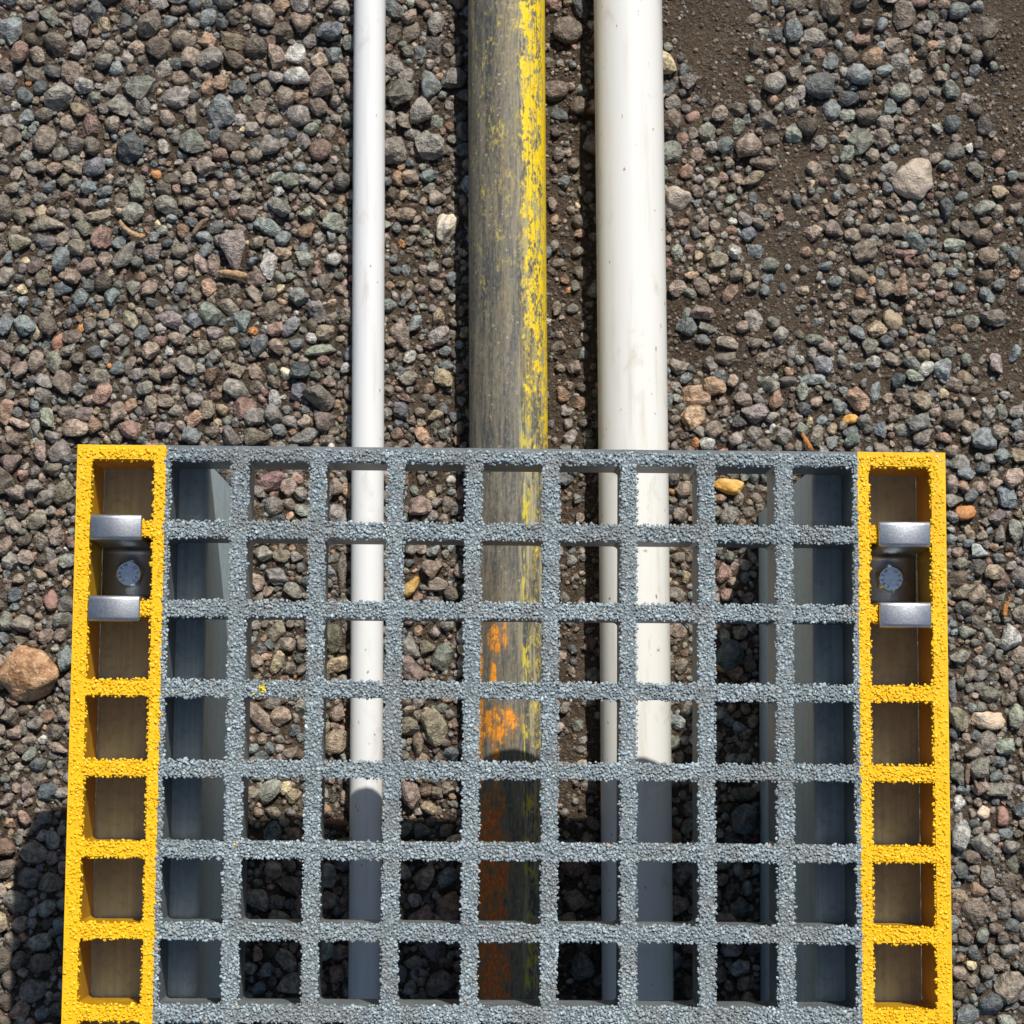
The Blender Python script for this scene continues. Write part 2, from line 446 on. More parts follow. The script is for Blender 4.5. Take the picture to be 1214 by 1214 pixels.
# ------------------------------------------------------------------ grating
grating = empty('grating_panel', (0, (Y_FAR+Y_END)/2*MM, (D-T)*MM))
tag(grating, 'grey gritted fibreglass grating panel with yellow painted ends over three pipes', 'grating')
G0 = Vector(grating.location)
PAINT_X = 169.3           # boundary of the yellow paint
BW = 3.5                  # half width of a bar
BWB = 3.15
def prism(name, outline_top, outline_bot, z1, z0, mats, midx_fn, loc, mesh=None):
    """vertical-sided block from two matching plan outlines"""
    if mesh is None:
        n = len(outline_top)
        V = [(x*MM, y*MM, z1*MM) for x, y in outline_top] + [(x*MM, y*MM, z0*MM) for x, y in outline_bot]
        F = [tuple(range(n)), tuple(range(2*n-1, n-1, -1))] + [(k, n+k, n+(k+1) % n, (k+1) % n) for k in range(n)]
        mesh = bpy.data.meshes.new(name); mesh.from_pydata(V, [], F)
        for m in mats: mesh.materials.append(m)
        if midx_fn:
            for p in mesh.polygons: p.material_index = midx_fn(p)
        mesh.update()
    o = link(bpy.data.objects.new(name, mesh), grating)
    o.location = Vector(loc)*MM - G0
    return o, mesh
ZT, ZB = D, D-T
def long_bar(i):
    x = 38.0*i
    ol = lambda w, e: [(-w, Y_END+e), (w, Y_END+e), (w, Y_FAR-e), (-w, Y_FAR-e)]
    if abs(i) == 4.5:        # half of this bar is painted: two plan strips, one on each side of the tape line
        s = 1 if i > 0 else -1
        px = s*PAINT_X - x
        lo_t, hi_t = sorted((px, s*BW)); lo_b, hi_b = sorted((px, s*BWB))
        li_t, hj_t = sorted((px, -s*BW)); li_b, hj_b = sorted((px, -s*BWB))
        rect = lambda a_, b_: [(a_, Y_END), (b_, Y_END), (b_, Y_FAR), (a_, Y_FAR)]
        # one mesh with two materials
        V, F, mi = [], [], []
        for (a1, b1, a0, b0, m_) in ((lo_t, hi_t, lo_b, hi_b, 1), (li_t, hj_t, li_b, hj_b, 0)):
            k = len(V)
            V += [(p[0]*MM, p[1]*MM, ZT*MM) for p in rect(a1, b1)] + [(p[0]*MM, p[1]*MM, ZB*MM) for p in rect(a0, b0)]
            inner_left = (abs(a1-px) < 1e-6)
            faces = [(0, 1, 2, 3), (7, 6, 5, 4), (0, 4, 5, 1), (2, 6, 7, 3)]
            faces.append((1, 5, 6, 2) if inner_left else (3, 7, 4, 0))
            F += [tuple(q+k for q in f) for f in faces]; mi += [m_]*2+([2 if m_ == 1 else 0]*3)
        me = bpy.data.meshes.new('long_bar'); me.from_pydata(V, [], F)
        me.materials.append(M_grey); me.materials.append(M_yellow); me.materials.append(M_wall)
        me.polygons.foreach_set('material_index', mi); me.update()
        o = link(bpy.data.objects.new('long_bar', me), grating)
        o.location = Vector((x, 0, 0))*MM - G0
        return
    key = 'y' if abs(i) > 5 else 'g'
    m = _long.get(key)
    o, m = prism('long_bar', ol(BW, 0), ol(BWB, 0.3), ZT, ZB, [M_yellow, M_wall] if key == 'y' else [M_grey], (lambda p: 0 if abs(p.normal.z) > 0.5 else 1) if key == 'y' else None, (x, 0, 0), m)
    _long[key] = m
_long = {}
COLS = [i-5.5 for i in range(12)]
for i in COLS: long_bar(i)
# cross bars, one piece in each cell, with rounded inside corners
def cross_outline(w, flare, up=True, down=True):
    half = 19.0-BW+0.6
    out = []
    for sx, sy in ((1, 1), (-1, 1), (-1, -1), (1, -1)):
        r = flare if (up if sy > 0 else down) else 0.01
        seq = []
        for k in range(5):
            a_ = math.pi/2*k/4
            seq.append((sx*(half-r+r*math.sin(a_)-0.0), sy*(w+r-r*math.cos(a_))))
        seq.append((sx*(half+0.3), sy*(w+r)))
        # order: going counter-clockwise
        if sx*sy > 0: seq = seq[::-1]
        out += seq
    # counter-clockwise starting at (+,+) outer corner
    return out
_cross = {}
for k in range(N_ROWS):
    y = GROW*(1-k) if k > 0 else Y_FAR-BW
    for c_ in range(11):
        x = 38.0*(c_-5)
        key = ('y' if c_ in (0, 10) else 'g')+('f' if k == 0 else 'n' if k == N_ROWS-1 else '')
        fl = (2.6, k > 0, k < N_ROWS-1)
        o, m = prism('cross_bar', cross_outline(BW-0.05, *fl), cross_outline(BWB-0.05, *fl), ZT-0.25, ZB+0.25,
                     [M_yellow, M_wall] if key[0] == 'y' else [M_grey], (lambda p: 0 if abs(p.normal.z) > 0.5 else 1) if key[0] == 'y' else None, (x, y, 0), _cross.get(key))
        _cross[key] = m

# grit: small angular grains bonded to the top of every bar
ICO_V, ICO_F = None, None
bm = bmesh.new(); bmesh.ops.create_icosphere(bm, subdivisions=1, radius=1.0)
ICO_V = np.array([v.co[:] for v in bm.verts]); bm.faces.ensure_lookup_table()
ICO_F = np.array([[v.index for v in f.verts] for f in bm.faces]); bm.free()

def rand_rot(n):
    q = rng.normal(size=(n, 4)); q /= np.linalg.norm(q, axis=1)[:, None]
    w, x, y, z = q.T
    return np.stack([1-2*(y*y+z*z), 2*(x*y-z*w), 2*(x*z+y*w), 2*(x*y+z*w), 1-2*(x*x+z*z), 2*(y*z-x*w),
                     2*(x*z-y*w), 2*(y*z+x*w), 1-2*(x*x+y*y)], -1).reshape(n, 3, 3)

rects = []   # bar tops: x0,x1,y0,y1
EDGE = 0.85
for i in COLS:
    x = 38*i
    x0, x1 = x-BW-EDGE, x+BW+EDGE
    if i == -5.5: x0 = x-BW+1.0
    if i == 5.5: x1 = x+BW-1.0
    rects.append((x0, x1, Y_END+0.8, Y_FAR-1.4))
for k in range(N_ROWS):
    y = GROW*(1-k) if k > 0 else Y_FAR-BW
    y0, y1 = y-BW-EDGE, y+BW+EDGE
    if k == 0: y1 = Y_FAR-1.6
    if k == N_ROWS-1: y0 = Y_END+0.8
    for c_ in range(11):
        rects.append((38*(c_-5)-19+BW+EDGE, 38*(c_-5)+19-BW-EDGE, y0, y1))
pts = []
for (x0, x1, y0, y1) in rects:
    st = 1.08
    nx_, ny_ = max(1, int(round((x1-x0)/st))), max(1, int(round((y1-y0)/st)))
    X, Y = np.meshgrid(x0+(np.arange(nx_)+0.5)*(x1-x0)/nx_, y0+(np.arange(ny_)+0.5)*(y1-y0)/ny_)
    P = np.stack([X.ravel(), Y.ravel()], -1) + rng.uniform(-0.6, 0.6, (nx_*ny_, 2))
    pts.append(P)
P = np.concatenate(pts); n = len(P)
ylw = np.abs(P[:, 0]) > PAINT_X + (vnoise(P[:, 0]*3, P[:, 1], 4, 3)-0.5)*1.6
keep = rng.random(n) < np.where(ylw, 0.84, 0.96)
P = P[keep]; ylw = ylw[keep]; n = len(P)
size = rng.uniform(0.44, 1.04, n)*np.where(ylw, 0.97, 1.0)
# distance past the edge of the bar lowers the grain a little, as grit that ran over the arris
fxm = np.abs(((P[:, 0]/38.0+0.0) % 1.0)-0.5)*38.0; fy = np.abs((((P[:, 1]/GROW)+0.5) % 1.0)-0.5)*GROW
over = np.clip(np.minimum(fxm, fy)-BW+0.3, 0, 2)
zz = ZT + np.where(ylw, -0.22, -0.05) - over*rng.uniform(0.3, 1.0, n) + rng.uniform(-0.4, 0.5, n)
J = 1.0+rng.uniform(-0.33, 0.33, (n, 12, 1))
R = rand_rot(n)
aspect = rng.uniform(0.65, 1.2, (n, 1, 3))
Vg = np.einsum('nij,nkj->nki', R, ICO_V[None]*J*aspect)*size[:, None, None]
Vg[:, :, 2] *= np.where(ylw, 0.72, 0.85)[:, None]
Vg += np.concatenate([P, zz[:, None]], 1)[:, None, :]
colr = np.empty((n, 3))
g = rng.uniform(0.68, 1.28, n)[:, None]
colr[:] = np.array([0.295, 0.350, 0.368])*g
tint = rng.random(n)
colr[tint > 0.988] = np.array([0.36, 0.30, 0.25])
colr[tint < 0.02] *= 1.5
wear = vnoise(P[:, 0], P[:, 1], 22, 0)
colr *= (0.88+0.24*wear)[:, None]
dirt = np.clip((vnoise(P[:, 0], P[:, 1], 14, 1)-0.62)*3.0, 0, 0.35)[:, None]
colr = colr*(1-dirt)+np.array([0.20, 0.175, 0.145])*dirt
colr[ylw] = np.array([0.90, 0.513, 0.004])*rng.uniform(0.88, 1.08, ylw.sum())[:, None]
dx, dy = at(309, 816, D); s_ = np.hypot((P[:, 0]-dx)/1.0, (P[:, 1]-dy)/1.6) < rng.uniform(0.5, 2.6, n)
colr[s_] = (0.80, 0.60, 0.03)
for uu, vv in ((280, 1000), (281, 912), (300, 820), (207, 820)):
    dx, dy = at(uu, vv, D); s_ = np.hypot(P[:, 0]-dx, P[:, 1]-dy) < rng.uniform(0.0, 1.5, n)
    colr[s_] = (0.65, 0.55, 0.12)
for cx_, rr in ((-211, 2.6), (210.5, 4.0)):
    s_ = np.hypot(P[:, 0]-cx_, P[:, 1]-40) < rng.uniform(0.3, rr, n); colr[s_] = (0.72, 0.66, 0.60)
Fg = (np.arange(n)[:, None, None]*12 + ICO_F[None]).reshape(-1, 3)
def grit_part(name, sel):
    m = int(sel.sum())
    F = (np.arange(m)[:, None, None]*12 + ICO_F[None]).reshape(-1, 3)
    me = big_tri_mesh(name, (Vg[sel].reshape(-1, 3)*MM - np.array(G0)[None]), F, np.repeat(colr[sel], 12, 0), M_grit, False)
    o = link(bpy.data.objects.new(name, me), grating); o['kind'] = 'stuff'
    return o
grit_part('grit_coating', ~ylw)['label'] = 'grey grit bonded to the tops of the bars'
grit_part('grit_coating', ylw)['label'] = 'yellow painted grit on both ends'

# ------------------------------------------------------------------ hold-down clips
def clip(side, label, px_x, px_bolt, twist):
    xa, _ = at(px_x[0], 660, D+3); xb, _ = at(px_x[1], 660, D+3)
    xc = (xa+xb)/2; w = (xb-xa)/2
    yc = -GROW/2
    root = empty('hold_down_clip', (xc*MM, yc*MM, (D-T)*MM))
    tag(root, label, 'clip', 'clips holding the grating down')
    th = 2.0
    zt = 3.2; zb = -T+2.6+0.3
    path = [(-26.0, -2.8), (-26.0, 1.5), (-25.7, 2.5), (-25.0, 3.05), (-24.0, zt), (-20.0, zt+0.05), (-15.4, zt), (-14.4, 3.05), (-13.75, 2.5), (-13.4, 1.4),
            (-12.6, zb+3.4), (-12.1, zb+1.1), (-10.0, zb)]
    path = path + [(-y, z) for y, z in path[::-1]]
    pa = np.array(path)
    tang = np.gradient(pa, axis=0); tang /= np.linalg.norm(tang, axis=1)[:, None]
    nrm = np.stack([-tang[:, 1], tang[:, 0]], -1)
    top = pa; bot = pa - nrm*th
    V, F = [], []
    N = len(pa)
    XS = [-w, -w+0.5, w-0.5, w]; DR = [0.45, 0.0, 0.0, 0.45]
    for j, x in enumerate(XS):
        for q in range(N):
            tpt = top[q]-nrm[q]*DR[j]; V.append((x*MM, tpt[0]*MM, (tpt[1]+T)*MM))
        for q in range(N): V.append((x*MM, bot[q][0]*MM, (bot[q][1]+T)*MM))
    S = 2*N
    for j in range(3):
        for q in range(N-1):
            F.append((j*S+q, (j+1)*S+q, (j+1)*S+q+1, j*S+q+1))
            F.append((j*S+N+q+1, (j+1)*S+N+q+1, (j+1)*S+N+q, j*S+N+q))
        F.append((j*S, j*S+N, (j+1)*S+N, (j+1)*S)); F.append((j*S+N-1, (j+1)*S+N-1, (j+1)*S+2*N-1, j*S+2*N-1))
    for q in range(N-1):
        F.append((q, q+1, N+q+1, N+q)); b_ = 3*S; F.append((b_+q+1, b_+q, b_+N+q, b_+N+q+1))
    o = mesh_obj('clip_strap', V, F, M_steel if side > 0 else M_steel_dull, root, smooth=True)
    bm = bmesh.new(); bm.from_mesh(o.data); bmesh.ops.recalc_face_normals(bm, faces=bm.faces); bm.to_mesh(o.data); bm.free()
    o.data.set_sharp_from_angle(angle=math.radians(50))
    # bolt: hexagon head with a chamfered round top face
    bx, by = at(px_bolt[0], px_bolt[1], D+zb+5.3)
    brt = empty('bolt', ((bx-xc)*MM, (by-yc)*MM, (zb+T)*MM)); brt.parent = root
    brt.rotation_euler = (0, 0, twist)
    R6 = 7.5; h = 5.3; rc = 6.15
    V, F = [], []
    seg = 48
    def hexr(a_):
        m_ = (a_ % (math.pi/3))-math.pi/6
        return R6*math.cos(math.pi/6)/math.cos(m_)
    rings = []
    for kind, z in (('hex', 0.0), ('hex', 1.0), ('cham', None), ('rim', h-0.25), ('top', h)):
        ring = []
        for k in range(seg):
            a_ = 2*math.pi*k/seg
            hr = hexr(a_)
            if kind == 'hex': rr, z_ = hr, z
            elif kind == 'cham': rr, z_ = hr, h-0.5-(hr-rc)*0.75
            elif kind == 'rim': rr, z_ = rc, z
            else: rr, z_ = rc-0.3, z
            ring.append(len(V)); V.append((rr*math.cos(a_)*MM, rr*math.sin(a_)*MM, z_*MM))
        rings.append(ring)
    for q in range(len(rings)-1):
        for k in range(seg):
            k2 = (k+1) % seg
            F.append((rings[q][k], rings[q][k2], rings[q+1][k2], rings[q+1][k]))
    F.append(tuple(rings[-1]))
    head = mesh_obj('bolt_head', V, F, M_bolt, brt, smooth=True)
    head.data.set_sharp_from_angle(angle=math.radians(25))
    # stamped letters round the rim of the head
    BV, BF = [], []
    marks = [('C', -141), ('B', -112), ('K', -85), ('Y', -53), ('M', -21), ('O', 48), ('V', 83), ('S', 116), ('I', 146)]
    for ch, ang in marks:
        cu = bpy.data.curves.new('t', 'FONT'); cu.body = ch; cu.size = 2.35*MM; cu.align_x = 'CENTER'; cu.align_y = 'CENTER'
        cu.extrude = 0.04*MM; cu.resolution_u = 2; cu.offset = 0.03*MM
        to = bpy.data.objects.new('t', cu); col.objects.link(to)
        dg = bpy.context.evaluated_depsgraph_get(); me = bpy.data.meshes.new_from_object(to.evaluated_get(dg))
        a_ = math.radians(ang) + (0.0 if side < 0 else math.radians(-14))
        Mx = Matrix.Rotation(-twist, 4, 'Z') @ Matrix.Rotation(-a_, 4, 'Z') @ Matrix.Translation((0, 4.35*MM, (h+0.05)*MM))
        k = len(BV)
        BV += [tuple(Mx @ v.co) for v in me.vertices]; BF += [tuple(q+k for q in p.vertices) for p in me.polygons]
        bpy.data.objects.remove(to); bpy.data.curves.remove(cu); bpy.data.meshes.remove(me)
    mesh_obj('head_lettering', BV, BF, M_stamp, brt)
    # shank through the strap into the channel flange
    V, F = [], []
    for z_ in (0.2, -8.0):
        for k in range(16): V.append((4*math.cos(k*math.pi/8)*MM, 4*math.sin(k*math.pi/8)*MM, z_*MM))
    for k in range(16): F.append((k, 16+k, 16+(k+1) % 16, (k+1) % 16))
    F.append(tuple(range(31, 15, -1)))
    mesh_obj('bolt_shank', V, F, M_bolt, brt, smooth=True)
clip(-1, 'dull steel saddle clip bolted in the yellow end nearest the thin white pipe', (106, 167), (152.5, 680), math.radians(12))
clip(1, 'bright steel saddle clip bolted in the yellow end nearest the wide white pipe', (1042.5, 1103.5), (1056.5, 686), math.radians(-22))

# ------------------------------------------------------------------ stones
def ico(sub):
    bm = bmesh.new(); bmesh.ops.create_icosphere(bm, subdivisions=sub, radius=1.0)
    v = np.array([q.co[:] for q in bm.verts]); f = np.array([[w.index for w in q.verts] for q in bm.faces]); bm.free()
    return v, f
def rock_shape(sub, seed, planes=11, lump=0.05, dmin=0.46, p=60.0):
    """rounded-off angular stone: unit directions cut by random planes"""
    r = np.random.default_rng(seed)
    v, f = ico(sub)
    nrm = r.normal(size=(planes, 3)); nrm[:, 2] *= 0.8; nrm /= np.linalg.norm(nrm, axis=1)[:, None]
    d = r.uniform(dmin, 0.92, planes)
    q = np.maximum(v @ nrm.T, 1e-3) / d[None]
    rad = (np.sum(q**p, 1) + 1.0)**(-1.0/p)
    for _ in range(3):
        ax = r.normal(size=3)*2.2; rad = rad*(1+lump*np.sin(v @ ax*1.7 + r.uniform(0, 6)))
    rad = rad*(1+r.uniform(-0.022, 0.022, len(rad))*(sub > 1))
    v = v*rad[:, None]
    v -= (v.max(0)+v.min(0))/2
    v /= ((v.max(0)-v.min(0))/2)[None]
    return v, f
PAL = dict(w=(.245, .208, .168), g=(.268, .250, .222), b=(.205, .230, .232), n=(.248, .264, .222), p=(.305, .240, .195),
           p2=(.265, .240, .225), r=(.30, .200, .165), o=(.50, .24, .10), o2=(.38, .250, .175), o3=(.385, .265, .18),
           c=(.395, .32, .22), c2=(.44, .37, .29), l=(.46, .45, .42), l2=(.39, .415, .415), d=(.125, .138, .146),
           k=(.125, .102, .08), y=(.68, .40, .07), y2=(.60, .50, .32))
PXMM = FPX/(CZ-3.0)
TPL3 = [rock_shape(3, 100+i, 8+i % 5, 0.04) for i in range(18)]
TPL2 = [rock_shape(2, 300+i, 7+i % 5) for i in range(18)]
TPL1 = [rock_shape(1, 500+i, 8) for i in range(8)]
TPL_ME = []
for v, f in TPL3:
    me = big_tri_mesh('stone', v, f, None, M_stone_o, True); me.set_sharp_from_angle(angle=math.radians(27)); TPL_ME.append(me)

